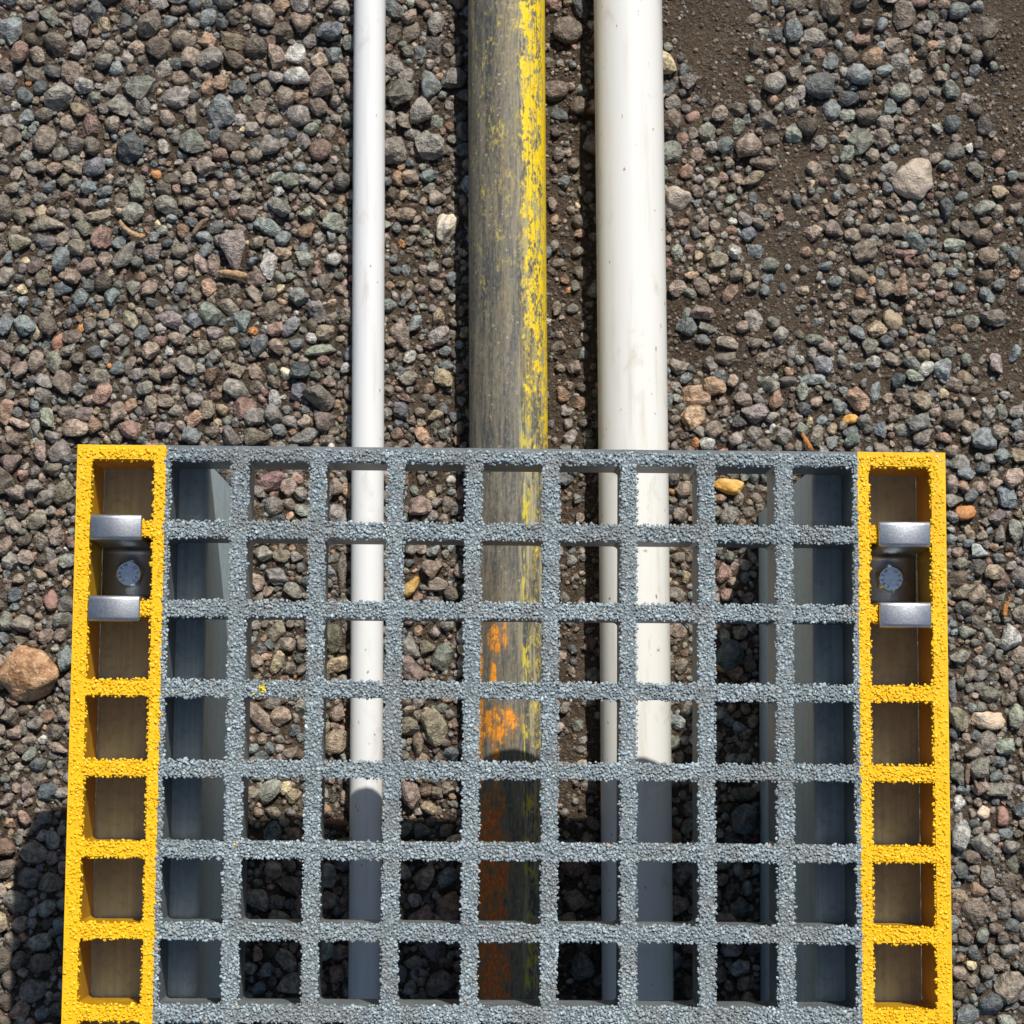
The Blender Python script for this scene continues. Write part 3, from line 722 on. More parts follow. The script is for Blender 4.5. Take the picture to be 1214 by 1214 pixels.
# surveyed stones: photo x, y, length, width, angle, colour
CAT = """42,198,24,16,-20,w;65,199,20,15,0,p;85,198,26,13,-30,w;111,197,26,21,0,b;76,213,20,17,10,w;18,206,19,13,80,w;13,222,17,13,0,w;58,221,17,13,30,b;104,221,18,15,0,b;123,226,19,12,5,b;129,211,13,11,80,p;162,223,27,18,80,g;143,215,15,11,0,g;193,221,18,17,0,w;197,242,29,22,-15,g;157,252,25,23,0,n;99,240,22,15,-35,w;120,241,18,11,10,b;116,256,29,16,8,w;91,254,17,15,0,w;58,264,34,17,-8,w;53,287,27,19,-20,d;24,287,24,19,8,w;16,273,17,12,20,w;101,270,24,17,-30,w;87,277,15,14,0,g;121,281,27,24,40,r;74,283,19,15,70,p;92,294,21,19,-40,w;72,307,25,22,-70,b;102,314,21,20,0,p;87,327,20,18,0,p;148,302,36,19,50,n;123,307,18,16,60,w;181,298,22,20,30,g;178,320,15,13,0,w;199,316,20,11,-70,w;158,339,18,16,50,g;176,341,19,17,0,w;51,330,20,16,70,w;6,326,24,17,80,g;41,314,20,15,30,k;75,343,19,15,0,d;94,351,22,17,80,b;131,351,20,16,60,b;30,250,18,12,-20,p;21,256,20,14,-60,w;10,304,17,11,80,b;26,238,20,12,30,w;202,212,17,14,0,k
243,198,28,22,0,p;224,212,18,15,0,w;328,210,24,11,20,n;345,214,20,18,40,n;316,222,16,13,80,k;293,231,18,16,60,w;374,218,16,15,0,g;295,251,21,18,0,p;331,245,27,16,-40,g;316,267,30,18,-15,b;377,235,24,8,-40,p;364,252,18,16,0,n;395,261,24,20,-20,n;363,272,21,17,30,r;242,278,23,15,-30,b;277,297,44,29,-82,g;244,295,19,13,45,b;213,296,19,15,0,w;252,313,25,14,88,w;237,311,22,14,-70,p;318,313,28,20,62,l;334,298,18,15,-30,c;339,315,18,14,60,g;361,305,20,17,0,n;304,328,22,20,0,w;303,286,17,14,0,w;321,288,13,13,0,w;214,341,19,14,55,d;300,347,22,13,-60,w;354,351,22,21,0,b;387,331,20,18,40,w;329,327,17,14,-60,n;299,308,13,12,0,d;226,241,17,14,0,w;240,228,16,12,0,w
5,383,27,16,80,b;29,385,24,20,-50,b;55,382,24,21,-35,w;43,393,18,13,70,c;84,398,21,17,-10,w;80,414,17,15,0,g;106,384,18,15,-70,w;125,396,20,12,-30,w;144,403,16,13,10,g;154,379,24,15,-60,w;203,378,28,19,-10,p2;189,389,15,14,0,g;177,414,20,18,40,p;41,427,23,20,-70,w;62,427,26,20,80,g;22,437,21,17,25,w;4,426,22,15,-60,w;73,454,30,20,-78,w;50,451,20,17,0,g;50,468,21,18,-10,g;117,447,25,21,0,w;121,466,25,20,45,r;92,461,18,16,20,g;138,435,16,15,0,b;153,432,22,11,80,w;200,439,18,17,0,w;177,481,23,16,85,w;171,460,17,16,0,g;195,475,20,15,-20,w;55,494,22,17,85,n;99,490,20,16,0,w;138,490,27,19,55,p;88,508,29,24,30,p;156,509,27,23,-50,r;5,486,25,18,60,o2;15,519,22,15,0,w;61,517,19,13,-20,g;195,507,20,15,10,g;138,517,17,14,85,w;20,500,22,10,-30,p;160,443,16,14,0,p2;184,446,18,13,-60,w
248,371,28,22,-30,n;271,364,22,18,-60,w;286,379,24,18,70,b;320,369,25,18,70,w;232,380,20,17,-15,b;254,394,19,14,-5,p2;307,408,25,18,45,d;327,389,21,17,40,r;344,387,26,16,65,b;376,369,26,18,-60,g;385,393,20,18,0,p;381,414,39,12,5,n;328,410,20,16,-20,p;254,421,17,15,60,g;220,433,21,21,0,g;281,438,19,17,0,w;355,439,22,20,-20,d;279,461,29,20,-20,g;353,464,22,17,85,d;325,473,22,15,-60,l;379,472,33,26,-55,w;288,482,26,22,35,r;245,485,22,18,-70,p;301,493,23,21,40,g;323,490,23,17,-45,p2;344,499,17,15,-60,p2;230,497,20,16,30,o2;384,499,23,22,0,w;330,508,17,14,0,b;362,517,31,20,8,n;228,516,22,20,0,b;272,516,25,18,-62,p2;304,517,27,20,0,w;250,511,16,14,0,w;361,499,16,15,0,p;387,521,17,12,10,w;241,411,16,14,60,w;210,401,20,13,-25,p;268,407,20,16,20,w
845,216,17,15,60,w;894,211,29,16,20,p;967,200,21,17,-20,w;946,238,16,11,-70,d;905,193,30,14,-5,w;889,276,19,17,60,d;990,272,21,18,-30,w;851,307,23,18,0,w;871,298,19,16,-60,l;841,288,20,14,75,p;836,263,17,13,70,p;873,325,15,14,0,w;832,338,23,16,-30,w;804,340,21,18,10,p;819,346,15,9,-30,n;865,347,24,15,65,r;796,262,13,11,80,w;979,315,17,10,15,b;826,273,14,11,-70,b;993,230,15,12,40,b;875,210,15,12,-40,p;892,340,14,12,0,w;886,329,15,11,-70,c;820,325,17,9,5,o3;848,331,14,12,0,p;899,263,18,10,-35,w;990,332,16,12,0,b
1053,222,15,11,-70,d;1124,245,25,18,80,d;1157,200,22,16,-30,n;1121,196,16,12,0,b;1168,244,24,14,25,n;1184,250,17,12,80,w;1133,288,25,15,-5,n;1087,287,28,19,-60,b;1074,299,26,10,-5,r;1080,310,15,8,-30,r;1026,296,28,23,20,w;1012,278,20,15,10,w;1028,272,18,14,-10,w;1046,272,15,14,0,g;1078,246,17,15,0,p2;1065,271,20,17,-15,w;1051,342,23,20,-20,w;1070,337,27,15,80,o2;1019,325,21,16,-50,w;1044,324,14,11,80,b;1173,303,24,19,-25,p;1120,304,15,13,0,g;1113,318,19,15,60,w;1130,321,14,13,20,b;1117,336,15,12,0,p;1116,349,12,12,0,r;1169,327,18,17,0,k;1203,300,18,13,70,b;1186,336,14,13,0,b;1204,246,14,13,0,w;1006,202,22,17,-60,w;1098,271,13,12,0,p;1107,273,14,11,80,g;1010,252,14,12,0,g;1037,252,14,12,30,w;1200,208,14,13,0,b
825,469,32,26,15,o3;822,494,27,25,30,o3;846,458,27,20,-25,o3;816,385,22,21,50,b;841,388,22,10,-10,n;833,371,25,17,-20,p;894,379,24,19,-70,g;881,387,15,13,0,p;863,405,24,13,-15,w;834,402,16,14,20,b;804,433,22,17,-25,w;854,446,15,15,0,b;895,490,30,25,-20,g;881,473,21,16,-5,w;912,456,20,18,-50,g;921,473,22,15,70,o3;933,452,19,12,-5,g;929,517,22,19,-70,g;966,402,22,12,0,n;977,433,23,19,-50,b;964,450,27,13,-5,b;951,464,20,13,85,n;953,484,15,15,0,d;945,495,16,11,-5,p;847,509,22,20,60,w;838,526,18,16,0,l;895,406,16,14,-30,w;925,397,17,15,60,g;938,418,19,11,75,g;963,419,17,11,85,g;996,480,19,16,-20,b;953,509,16,14,-20,n;969,516,24,15,80,w;829,511,14,13,0,g;916,494,16,14,0,g;815,372,16,12,70,n;980,410,22,14,-20,p;906,425,17,13,10,w;860,425,23,15,0,w;813,447,16,11,50,b
1022,372,21,17,30,w;1018,393,18,16,0,b;1033,408,20,18,40,n;1053,403,17,13,-5,d;1036,427,17,15,0,l;1062,425,22,13,-15,w;1082,430,18,15,-60,p2;1098,437,19,16,80,l;1117,437,21,19,80,b;1067,448,20,16,35,d;1085,446,21,13,-30,n;1132,455,18,15,-15,w;1017,473,28,20,-40,o3;1182,429,21,16,80,g;1181,376,36,20,-5,w;1027,501,21,16,-50,g;1045,507,20,14,85,b;1092,499,28,21,35,n;1130,496,24,23,0,w;1168,518,27,24,-10,b;1172,489,16,14,60,g;1144,475,18,13,-60,w;1011,520,20,18,50,b;1096,517,23,16,35,g;1149,505,18,15,-60,p;1120,519,16,13,10,r;1038,464,24,12,85,b;1070,467,16,15,0,w;1204,418,20,12,70,b;1095,473,21,18,-40,p;1009,511,16,12,0,b;1206,488,17,14,0,p2;1063,484,15,12,0,w;1060,493,15,13,60,p;1186,512,18,16,0,w;1206,505,15,14,30,b
70,537,28,25,-60,p2;14,546,22,20,30,p;47,533,22,14,80,p;62,555,20,16,0,w;40,575,21,16,0,g;20,583,22,18,-35,w;74,583,26,22,40,w;53,589,17,17,0,g;42,616,23,20,20,w;14,623,19,15,-60,w;66,635,21,17,70,p;10,664,22,19,-20,g;28,660,20,17,-40,p;58,656,18,13,-70,g;16,705,17,16,0,d;6,736,21,15,85,g;28,739,28,20,-25,w;74,735,25,17,20,g;77,781,29,19,80,b;58,605,14,12,0,g;25,606,18,14,30,w;28,640,16,13,0,k;20,685,13,11,0,w
10,849,19,18,0,w;41,858,18,17,0,g;73,846,20,14,-65,w;33,877,16,14,0,w;16,869,18,15,20,w;7,883,12,11,0,w;33,894,19,13,45,n;49,877,11,10,0,l;30,938,20,16,60,w;56,939,21,19,0,d;28,970,19,11,-60,r;6,949,20,14,20,w;70,888,18,11,-20,p;24,887,15,13,0,k;14,898,15,12,0,w;10,976,12,10,0,o2;26,842,12,11,0,k;74,825,14,10,-30,w
1139,547,21,17,-5,n;1147,561,21,15,-5,b;1129,574,21,15,-70,p;1143,577,15,13,0,o3;1132,593,21,15,10,g;1152,587,17,13,30,b;1196,590,29,23,-60,b;1202,566,23,20,30,p;1183,613,20,18,0,p2;1204,628,23,17,-60,g;1162,654,20,15,-15,l2;1142,668,20,14,10,w;1179,678,21,19,20,c;1136,686,20,19,0,k;1144,701,28,16,30,w;1160,706,22,18,40,p;1149,749,19,14,5,n;1198,757,27,23,60,l;1140,779,22,18,0,p2;1173,771,18,13,70,g;1174,752,18,10,-60,n;1186,662,17,12,-20,b;1166,634,13,12,0,w;1187,632,19,12,85,g;1151,630,18,10,-70,c;1174,543,16,13,30,g;1190,540,20,16,0,b;1183,572,16,13,0,p;1166,553,16,13,0,d;1131,612,17,13,-20,p2;1190,688,20,16,60,k
1151,800,17,14,60,w;1131,819,24,12,85,d;1138,851,27,20,-65,w;1171,881,29,19,72,g;1193,884,23,20,30,n;1154,894,18,15,0,w;1162,910,25,22,40,n;1136,918,26,16,-75,g;1163,932,20,17,50,p;1187,935,32,17,12,g;1140,990,33,20,80,l;1167,1004,30,21,-55,g;1153,1016,19,15,0,w;1206,849,27,17,85,n;1174,823,21,17,-30,w;1182,920,16,11,25,b;1185,903,14,12,0,b;1143,936,15,11,0,b;1196,830,14,12,40,w;1131,871,14,11,-60,d;1196,925,14,11,-40,g;1160,986,13,12,0,g
471,210,17,12,80,o3;486,208,20,15,-20,p;508,206,24,15,15,b;478,229,15,10,75,c;519,233,19,17,0,w;509,221,13,10,20,g;480,252,23,16,-15,p;492,270,13,9,0,w;505,286,13,9,5,w;498,342,13,12,0,p;517,337,17,14,-40,w;465,228,16,14,70,k;477,400,33,20,-62,w;492,384,22,17,35,b;521,398,24,19,20,p2;520,375,18,14,60,c;485,423,17,13,45,l;528,415,15,11,0,b;526,449,24,21,-60,c;485,448,21,15,10,g;475,486,22,18,-45,d;516,492,18,12,15,c;498,488,14,11,0,w;500,515,20,16,-30,o3;521,527,16,10,10,w;462,405,14,12,0,p;530,433,18,13,0,b;462,420,14,11,0,p;502,255,14,9,-70,p
681,434,17,16,40,w;655,240,15,11,-50,p;662,310,14,12,0,w;660,365,17,10,80,w;692,420,16,12,60,b;656,290,14,12,20,g;664,435,12,10,0,w
864,611,24,19,70,g;876,591,15,13,60,w;810,579,20,18,20,p;807,610,17,16,0,p;859,680,21,16,60,r;803,705,20,17,0,p2;814,684,14,11,80,c;865,777,32,28,40,d;878,863,15,14,0,b;882,972,35,28,50,d;882,941,26,16,-10,k;893,660,15,9,-60,g;870,690,13,12,0,p;806,660,15,13,30,w;875,640,18,14,0,w;885,870,14,12,0,w;808,790,18,13,50,w
498,600,26,23,-10,p;518,595,15,13,0,g;530,598,17,12,70,w;514,673,23,21,30,p;518,693,23,16,-10,w;513,653,14,13,0,b;406,678,46,12,84,w;400,611,27,21,-60,g;397,577,20,14,80,p;488,651,14,13,0,g;524,779,30,21,75,n;507,767,17,16,0,w;486,792,35,22,-55,w;401,788,25,19,0,c;395,757,30,20,85,k;486,768,26,17,-60,g;530,740,16,14,0,g;484,735,15,11,0,p;513,713,18,12,0,p2
516,861,40,24,-68,w;485,861,24,20,0,w;496,881,28,15,82,p;508,875,20,11,-60,w;484,843,15,12,0,p;488,943,36,22,-78,w;530,935,16,15,0,w;518,940,16,14,-40,w;508,958,17,14,0,c;398,879,32,27,60,c;401,845,20,16,60,p;502,985,20,17,0,d;481,983,20,14,80,d;530,985,16,14,0,k
322,570,27,20,15,r;342,577,20,19,40,p;312,656,22,17,0,g;328,683,27,19,-20,g;333,658,18,16,-30,w;305,688,21,14,-70,w;347,700,20,18,0,g;328,747,27,18,60,w;339,763,20,16,-15,w;328,785,25,13,62,c;343,792,15,14,0,w;308,850,38,18,-52,w;332,849,23,21,0,p;319,938,28,22,75,n;343,893,17,14,0,p;347,943,18,14,60,c;323,989,26,21,70,d;300,740,15,13,0,g;352,660,14,12,0,g"""
stones = []    # x, y, rx, ry, ang, z, colour : mm
for row in CAT.replace('\n', ';').split(';'):
    q = row.split(',')
    u, v, L, W, ang = map(float, q[:5])
    x, y = at(u, v, 3.0)
    stones.append((x, y, L/2/PXMM, W/2/PXMM, math.radians(ang), q[5]))
print('surveyed stones', len(stones))

occ = {}
CELL = 12.0
def occ_add(x, y, r): occ.setdefault((int(x//CELL), int(y//CELL)), []).append((x, y, r))
def occ_free(x, y, r, k):
    cx_, cy_ = int(x//CELL), int(y//CELL)
    for i in (-1, 0, 1):
        for j in (-1, 0, 1):
            for (a_, b_, c_) in occ.get((cx_+i, cy_+j), ()):
                if (a_-x)**2+(b_-y)**2 < ((c_+r)*k)**2: return False
    return True
def occ_ellipse(x, y, rx, ry, ang):
    if rx > ry*1.25:
        off = rx-ry
        for s in (-1, 0, 1): occ_add(x+s*off*math.cos(ang), y+s*off*math.sin(ang), ry)
    else: occ_add(x, y, (rx+ry)/2)

def lift(x, y, r):
    """keeps stones from standing inside a pipe or channel; returns False if there is no room"""
    for i in range(3):
        px_, pr = pipe_x(i, y)
        d_ = abs(x-px_)
        if d_ < pr*0.62+r*0.6: return False
    if CH_IN-r*0.8 < abs(x) < CH_OUT+r*0.8 and Y_END-22 < y < 40: return False
    return True

# single things lying on the gravel, each with its own look
def special(name, label, cat, u, v, L, W, H, ang, mat, seed, planes=10, sub=4, lump=0.04, sink=0.3, dmin=0.5):
    x, y = at(u, v, 6.0)
    vv, ff = rock_shape(sub, seed, planes, lump, dmin, 18.0 if dmin > 0.7 else 45.0)
    rx, ry, rz = L/2/PXMM, W/2/PXMM, H/2/PXMM
    me = big_tri_mesh(name, vv*np.array([rx, ry, rz])*MM, ff, None, mat, True)
    o = link(bpy.data.objects.new(name, me)); o.rotation_euler = (0, 0, math.radians(ang))
    z = float(soil_z(x, y))
    o.location = (x*MM, y*MM, (z+rz*(1-2*sink))*MM)
    tag(o, label, cat)
    occ_ellipse(x, y, rx, ry, math.radians(ang))
    return o
M_cobble = patch_stone_material('rust_cobble', (0.30, 0.145, 0.06), (0.54, 0.31, 0.16), (0.70, 0.55, 0.39), 120)
M_granite = patch_stone_material('pale_granite', (0.46, 0.37, 0.28), (0.58, 0.49, 0.39), (0.36, 0.31, 0.26), 170)
M_cream = patch_stone_material('cream_stone', (0.74, 0.64, 0.47), (0.80, 0.73, 0.58), (0.52, 0.38, 0.22), 90)
M_amber = patch_stone_material('amber_stone', (0.62, 0.31, 0.05), (0.72, 0.43, 0.12), (0.70, 0.50, 0.24), 80)
M_quartz = patch_stone_material('quartz_stone', (0.62, 0.47, 0.32), (0.72, 0.62, 0.50), (0.66, 0.27, 0.06), 110)
M_ochre = patch_stone_material('ochre_stone', (0.48, 0.27, 0.06), (0.56, 0.38, 0.14), (0.40, 0.28, 0.15), 100)
M_orange = patch_stone_material('orange_stone', (0.52, 0.215, 0.06), (0.58, 0.28, 0.11), (0.42, 0.20, 0.10), 90)
M_pink = patch_stone_material('pink_stone', (0.36, 0.19, 0.145), (0.42, 0.24, 0.19), (0.30, 0.2, 0.17), 120)
M_tan = patch_stone_material('tan_stone', (0.36, 0.27, 0.18), (0.42, 0.33, 0.22), (0.30, 0.2, 0.13), 120)
M_salmon = patch_stone_material('salmon_stone', (0.44, 0.21, 0.13), (0.48, 0.26, 0.17), (0.36, 0.2, 0.14), 120)
special('cobble', 'large rusty brown cobble on the gravel beside the yellow end of the grating', 'stone', 32, 800, 68, 66, 44, -30, M_cobble, 41, 13, 5, 0.05, 0.3, 0.74)
special('stone', 'largest pale beige stone, on open ground beyond the bright clip end', 'stone', 1086, 209, 54, 50, 28, 70, M_granite, 72, 12, 4, 0.05, 0.22, 0.72)
special('stone', 'pale beige angular stone lying against the wide white pipe', 'stone', 802, 232, 38, 33, 24, 25, M_granite, 43, 9, 4)
special('stone', 'bright cream stone half in the shadow of the painted pipe', 'stone', 528, 266, 40, 27, 26, 68, M_cream, 44, 9, 4, 0.05, 0.2)
special('stone', 'smooth amber yellow stone seen through the grating beside the wide white pipe', 'stone', 864, 576, 38, 19, 18, -6, M_amber, 45, 14, 4, 0.04, 0.3, 0.72)
special('stone', 'white and orange quartz stone on the gravel beside the yellow end', 'stone', 1173, 854, 40, 22, 20, -6, M_quartz, 46, 9, 4)
special('stone', 'small white and orange stone just above a pink one', 'stone', 1168, 964, 18, 16, 13, 40, M_quartz, 47, 9, 3)
special('stone', 'smooth pink oval pebble beside the white and orange stone', 'stone', 1191, 968, 24, 17, 14, 75, M_pink, 48, 14, 3)
special('stone', 'clean orange stone among grey gravel beside the bright clip end', 'stone', 1147, 606, 25, 19, 15, 20, M_orange, 49, 9, 3)
special('stone', 'ochre stone seen through the grating between thin white and painted pipes', 'stone', 486, 694, 29, 16, 14, 62, M_ochre, 50, 9, 3)
special('stone', 'brown ochre stone in shade seen through the grating beside a dark stone', 'stone', 856, 790, 20, 16, 14, 20, M_ochre, 51, 9, 3)
special('stone', 'angular tan stone on bare earth, right of a red flat stone', 'stone', 1061, 377, 30, 23, 16, -40, M_tan, 52, 8, 3)
special('stone', 'salmon orange chip among grey gravel', 'stone', 67, 402, 24, 15, 12, 65, M_salmon, 53, 8, 3)
special('stone', 'cream pebble beside a dark blue-grey stone', 'stone', 338, 440, 17, 13, 12, -70, M_cream, 54, 8, 3)
special('stone', 'yellowish cream pebble just above the far edge of the grating', 'stone', 262, 483, 18, 14, 12, -60, M_tan, 55, 9, 3)
special('stone', 'orange-yellow stone close to the orange twig above the grating', 'stone', 1010, 495, 20, 12, 11, 10, M_amber, 56, 8, 3)
special('stone', 'dusty red stone beside the yellow end, above the rusty cobble', 'stone', 58, 711, 24, 19, 14, -60, M_pink, 57, 8, 3)
special('stone', 'small orange pebble on grey gravel above the pale bent piece of wood', 'stone', 184, 205, 14, 12, 11, 0, M_orange, 58, 10, 3)
special('stone', 'cream tan pebble beside a light grey angular stone', 'stone', 334, 298, 18, 15, 12, -30, M_tan, 59, 9, 3)
special('stone', 'tan round stone seen on the gravel below a red stone beside the yellow end', 'stone', 45, 681, 17, 15, 13, 0, M_tan, 60, 10, 3)
# wood
W_a = wood_material('weathered_wood', (0.36, 0.22, 0.11), (0.55, 0.36, 0.19))
W_o = wood_material('orange_wood', (0.42, 0.15, 0.03), (0.62, 0.26, 0.06))
W_r = wood_material('red_wood', (0.20, 0.075, 0.04), (0.32, 0.13, 0.07))
W_g = wood_material('dry_twig', (0.18, 0.11, 0.07), (0.30, 0.20, 0.13))
def stick(label, u, v, L, W, ang, mat, bend, seed, z0=5.0, cat='twig', name='twig'):
    x, y = at(u, v, 5.0); r = np.random.default_rng(seed)
    Lm, Wm = L/PXMM, W/PXMM/2
    V, F = [], []
    ns, seg = 9, 8
    for i in range(ns):
        s = i/(ns-1); w = Wm*(0.45+0.55*min(1, math.sin(math.pi*(0.05+0.9*s))*1.6))*r.uniform(0.72, 1.12)
        for k in range(seg):
            a_ = 2*math.pi*k/seg
            V.append(((s-0.5)*Lm*MM, (w*math.cos(a_)*r.uniform(0.7, 1.15)+bend*Lm*math.sin(math.pi*s))*MM, (w*0.75*math.sin(a_)+s*0.6)*MM))
    for i in range(ns-1):
        for k in range(seg):
            k2 = (k+1) % seg; F.append((i*seg+k, i*seg+k2, (i+1)*seg+k2, (i+1)*seg+k))
    F.append(tuple(range(seg))[::-1]); F.append(tuple((ns-1)*seg+k for k in range(seg)))
    o = mesh_obj(name, V, F, mat, smooth=True)
    bm = bmesh.new(); bm.from_mesh(o.data); bmesh.ops.recalc_face_normals(bm, faces=bm.faces); bm.to_mesh(o.data); bm.free()
    o.location = (x*MM, y*MM, (float(soil_z(x, y))+z0)*MM); o.rotation_euler = (0, 0, math.radians(ang))
    tag(o, label, cat)
    for s in (-0.35, 0, 0.35): occ_add(x+s*Lm*math.cos(math.radians(ang)), y+s*Lm*math.sin(math.radians(ang)), Wm)
stick('pale bent piece of wood on grey gravel', 156, 271, 36, 8, -32, W_a, -0.12, 1)
stick('thin curved brown wood chip above a blue-grey stone', 237, 268, 28, 7, 48, W_g, 0.1, 2)
stick('straight yellowish stick below the large grey stone', 275, 324, 36, 9, -8, W_a, 0.02, 3)
stick('orange twig touching the far edge of the grating', 957, 524, 24, 6, -58, W_o, 0.0, 4)
stick('short orange wood splinter on gravel beside the yellow end', 1194, 722, 18, 6, 80, W_o, 0.05, 5)
stick('brown upright twig between grey stones beside the yellow end', 1147, 918, 25, 6, 86, W_g, 0.02, 6)
stick('thin brown splinter beside the upright brown twig', 1156, 928, 20, 4, -70, W_g, 0.03, 7)
stick('reddish wood piece in shadow beside the thin white pipe under the grating', 398, 975, 34, 8, -6, W_r, 0.0, 8)

for (x, y, rx, ry, ang, c_) in stones: occ_ellipse(x, y, rx, ry, ang)
stones.sort(key=lambda q: -q[2]*q[3])
smaller = stones[300:]; stones = stones[:300]
count = 0
for i, (x, y, rx, ry, ang, c_) in enumerate(stones):
    rz = min(rx, ry)*random.uniform(0.72, 1.0)
    o = bpy.data.objects.new('stone', TPL_ME[(i*5) % len(TPL_ME)])
    o.parent = ground
    z = float(soil_z(x, y))
    sink = random.uniform(0.12, 0.32)
    k = 1.14
    o.scale = (rx*k*MM, ry*k*MM, rz*MM)
    o.rotation_euler = (random.uniform(-0.22, 0.22), random.uniform(-0.22, 0.22), ang + (math.pi if i % 2 else 0))
    o.location = (x*MM, y*MM, (z+rz*(1-2*sink))*MM)
    b_ = np.array(PAL[c_])*1.02*random.uniform(0.72, 1.24) + np.array([random.uniform(-0.014, 0.014) for _ in range(3)])
    o.color = (*np.clip(b_, 0.02, 1), 1.0)
    col.objects.link(o)
    count += 1

# the rest of the gravel, stone by stone, as one mass
U0, V0, U1, V1 = -20, 180, 1234, 1035
def density(x, y):
    """share of the earth that is covered by stones"""
    p1, p2, p3 = (pipe_x(i, y)[0] for i in range(3))
    if x < p1: d_ = 0.80
    elif x < p2: d_ = 0.45 if y > 40 else 0.70
    elif x < p3: d_ = 0.10
    elif y > 40:
        d_ = 0.30+1.15*(vnoise(x, y, 48, 3)-0.5)
        d_ = d_*(1-0.93*math.exp(-((x-172)/40)**2-((y-200)/66)**2))     # bare patch
        d_ = d_*(1-0.8*math.exp(-((x-296)/42)**2-((y-146)/55)**2))
        if y < 120: d_ += 0.22
    elif x < 212: d_ = 0.7
    else: d_ = 0.85
    d_ *= 0.75+0.5*vnoise(x, y, 35, 2)
    return d_
fill = []
cam_x0, cam_x1, cam_y0, cam_y1 = -365, 375, -320, 415
def in_survey(x, y):
    return -300 < x < 312 and -158 < y < 259
pal_keys = ['w']*9+['g']*8+['b']*5+['n']*4+['p']*5+['p2']*3+['r']*2+['d']*2+['k']*2+['c']*1+['o2']*1+['l']*1+['o3']*1
def throw(n, rmin, rmax, k, power, outside_only=False):
    xs = rng.uniform(cam_x0, cam_x1, n); ys = rng.uniform(cam_y0, cam_y1, n); us = rng.random(n); ps = rng.random(n)
    for x, y, u_, p_ in zip(xs, ys, us, ps):
        r = rmin+(rmax-rmin)*u_**power
        if outside_only and in_survey(x, y): continue
        if p_ > density(x, y): continue
        if not lift(x, y, r): continue
        if not occ_free(x, y, r, k): continue
        occ_add(x, y, r); fill.append((x, y, r))
throw(12000, 5.0, 8.8, 0.86, 1.4, True)
throw(16000, 3.8, 5.6, 0.86, 1.0, True)
throw(30000, 2.6, 5.6, 0.84, 1.7)
throw(40000, 2.0, 3.6, 0.84, 1.3)
throw(60000, 1.4, 2.3, 0.86, 1.0)
n_mid = len(fill)
print('fill', n_mid)
def rock_mass(items, tpl, flat, name_seed, zfun):
    r = np.random.default_rng(name_seed)
    Vs, Fs, Cs = [], [], []
    off = 0
    it = np.array(items)
    n = len(it)
    T_i = r.integers(0, len(tpl), n)
    asp = r.uniform(0.72, 1.0, n)
    for ti in range(len(tpl)):
        sel = np.where(T_i == ti)[0]
        if not len(sel): continue
        v, f = tpl[ti]
        m = len(sel)
        rad = it[sel, 2]
        S = np.stack([rad*1.12, rad*1.12*asp[sel], rad*asp[sel]*r.uniform(0.65, 1.0, m)], -1)
        P = v[None]*S[:, None, :]
        # small tilt, free spin
        a1 = r.uniform(0, 2*np.pi, m); t1 = r.uniform(-0.35, 0.35, m); t2 = r.uniform(-0.35, 0.35, m)
        x, y, z = P[..., 0], P[..., 1], P[..., 2]
        y, z = y*np.cos(t1)[:, None]-z*np.sin(t1)[:, None], y*np.sin(t1)[:, None]+z*np.cos(t1)[:, None]
        x, z = x*np.cos(t2)[:, None]+z*np.sin(t2)[:, None], -x*np.sin(t2)[:, None]+z*np.cos(t2)[:, None]
        x, y = x*np.cos(a1)[:, None]-y*np.sin(a1)[:, None], x*np.sin(a1)[:, None]+y*np.cos(a1)[:, None]
        zc = soil_z(it[sel, 0], it[sel, 1]) + S[:, 2]*r.uniform(-0.15, 0.75, m)
        P = np.stack([x+it[sel, 0][:, None], y+it[sel, 1][:, None], z+zc[:, None]], -1)
        Vs.append(P.reshape(-1, 3)*MM)
        Fs.append((np.arange(m)[:, None, None]*len(v)+f[None]).reshape(-1, 3)+off)
        cc = np.array([PAL[pal_keys[q]] for q in r.integers(0, len(pal_keys), m)])*0.97*r.uniform(0.58, 1.28, (m, 1))
        rare = r.random(m); cc[rare > 0.997] = PAL['o']; cc[rare < 0.005] = PAL['y2']
        Cs.append(np.repeat(cc, len(v), 0)); off += m*len(v)
    return np.concatenate(Vs), np.concatenate(Fs), np.concatenate(Cs)
big = [q for q in fill if q[2] >= 2.1]; mid = [q for q in fill if q[2] < 2.1]
mass = []
Vs, Fs, Cs = [], [], []
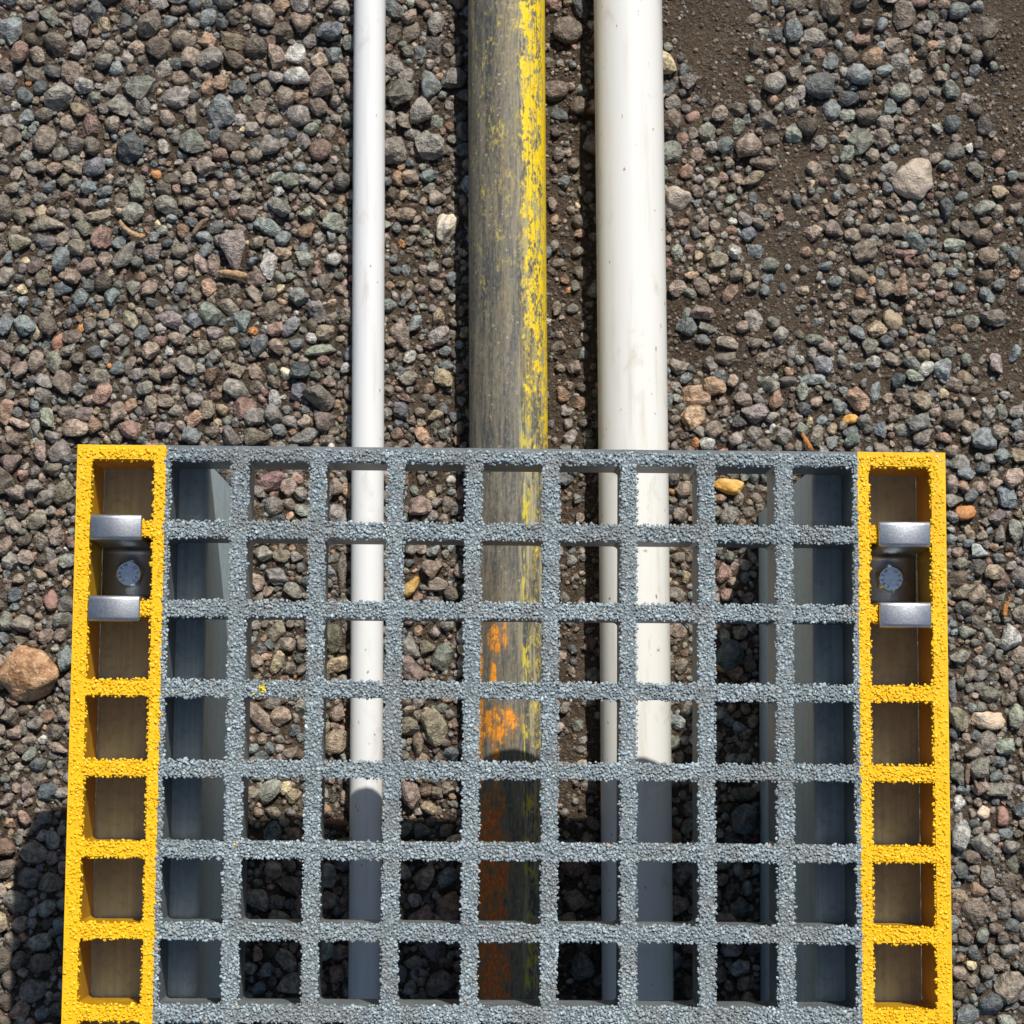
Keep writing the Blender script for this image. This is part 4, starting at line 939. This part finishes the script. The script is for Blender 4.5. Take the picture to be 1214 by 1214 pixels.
for i, (x, y, rx, ry, ang, c_) in enumerate(smaller):
    v, f = TPL3[i % len(TPL3)]
    rz = min(rx, ry)*random.uniform(0.72, 1.0)
    Mx = np.array(Euler((random.uniform(-.2, .2), random.uniform(-.2, .2), ang)).to_matrix())
    P_ = (v*np.array([rx, ry, rz])*1.14) @ Mx.T + np.array([x, y, float(soil_z(x, y))+rz*random.uniform(0.35, 0.7)])
    Fs.append(f+len(v)*i); Vs.append(P_*MM); Cs.append(np.repeat(np.array([PAL[c_]])*1.02*random.uniform(0.72, 1.22), len(v), 0))
mass.append((np.concatenate(Vs), np.concatenate(Fs), np.concatenate(Cs)))
mass.append(rock_mass(big, TPL2, 0, 1, None)); mass.append(rock_mass(mid, TPL1, 0, 2, None))
# fine grains
ng = 75000
gxs = rng.uniform(cam_x0, cam_x1, ng); gys = rng.uniform(cam_y0, cam_y1, ng)
keepg = np.ones(ng, bool)
for i in range(3):
    px_ = PIPES[i][1][0]+(gys-PIPES[i][1][1])*(PIPES[i][2][0]-PIPES[i][1][0])/(PIPES[i][2][1]-PIPES[i][1][1])
    keepg &= np.abs(gxs-px_) > PIPES[i][3]*0.4
keepg &= vnoise(gxs, gys, 25, 1) > rng.random(ng)*0.6
grains = np.stack([gxs, gys, 0.35+1.15*rng.random(ng)**2.2], -1)[keepg]
gv, gf, gc = rock_mass(grains, TPL1, 0, 3, None)
nv = len(TPL1[0][0]); brown = np.repeat(rng.random(len(gc)//nv) < 0.6, nv)
gc[brown] = gc[brown]*0.25+np.array([0.105, 0.078, 0.055])*rng.uniform(0.85, 1.15)
mass.append((gv, gf, gc))
off = 0; VV, FF, CC = [], [], []
for v, f, c_ in mass:
    VV.append(v); FF.append(f+off); CC.append(c_); off += len(v)
gm = big_tri_mesh('gravel', np.concatenate(VV), np.concatenate(FF), np.concatenate(CC), M_stone_v, True)
fl = np.arange(len(gm.polygons))//80 % 3 == 0; gm.polygons.foreach_set('use_smooth', fl)
gravel = link(bpy.data.objects.new('gravel', gm), ground)
gravel['kind'] = 'stuff'; gravel['label'] = 'small gravel stones and grains between the larger stones'
print('gravel stones', len(big), len(mid), len(grains), 'tris', sum(len(q) for q in FF), 'grit', n)
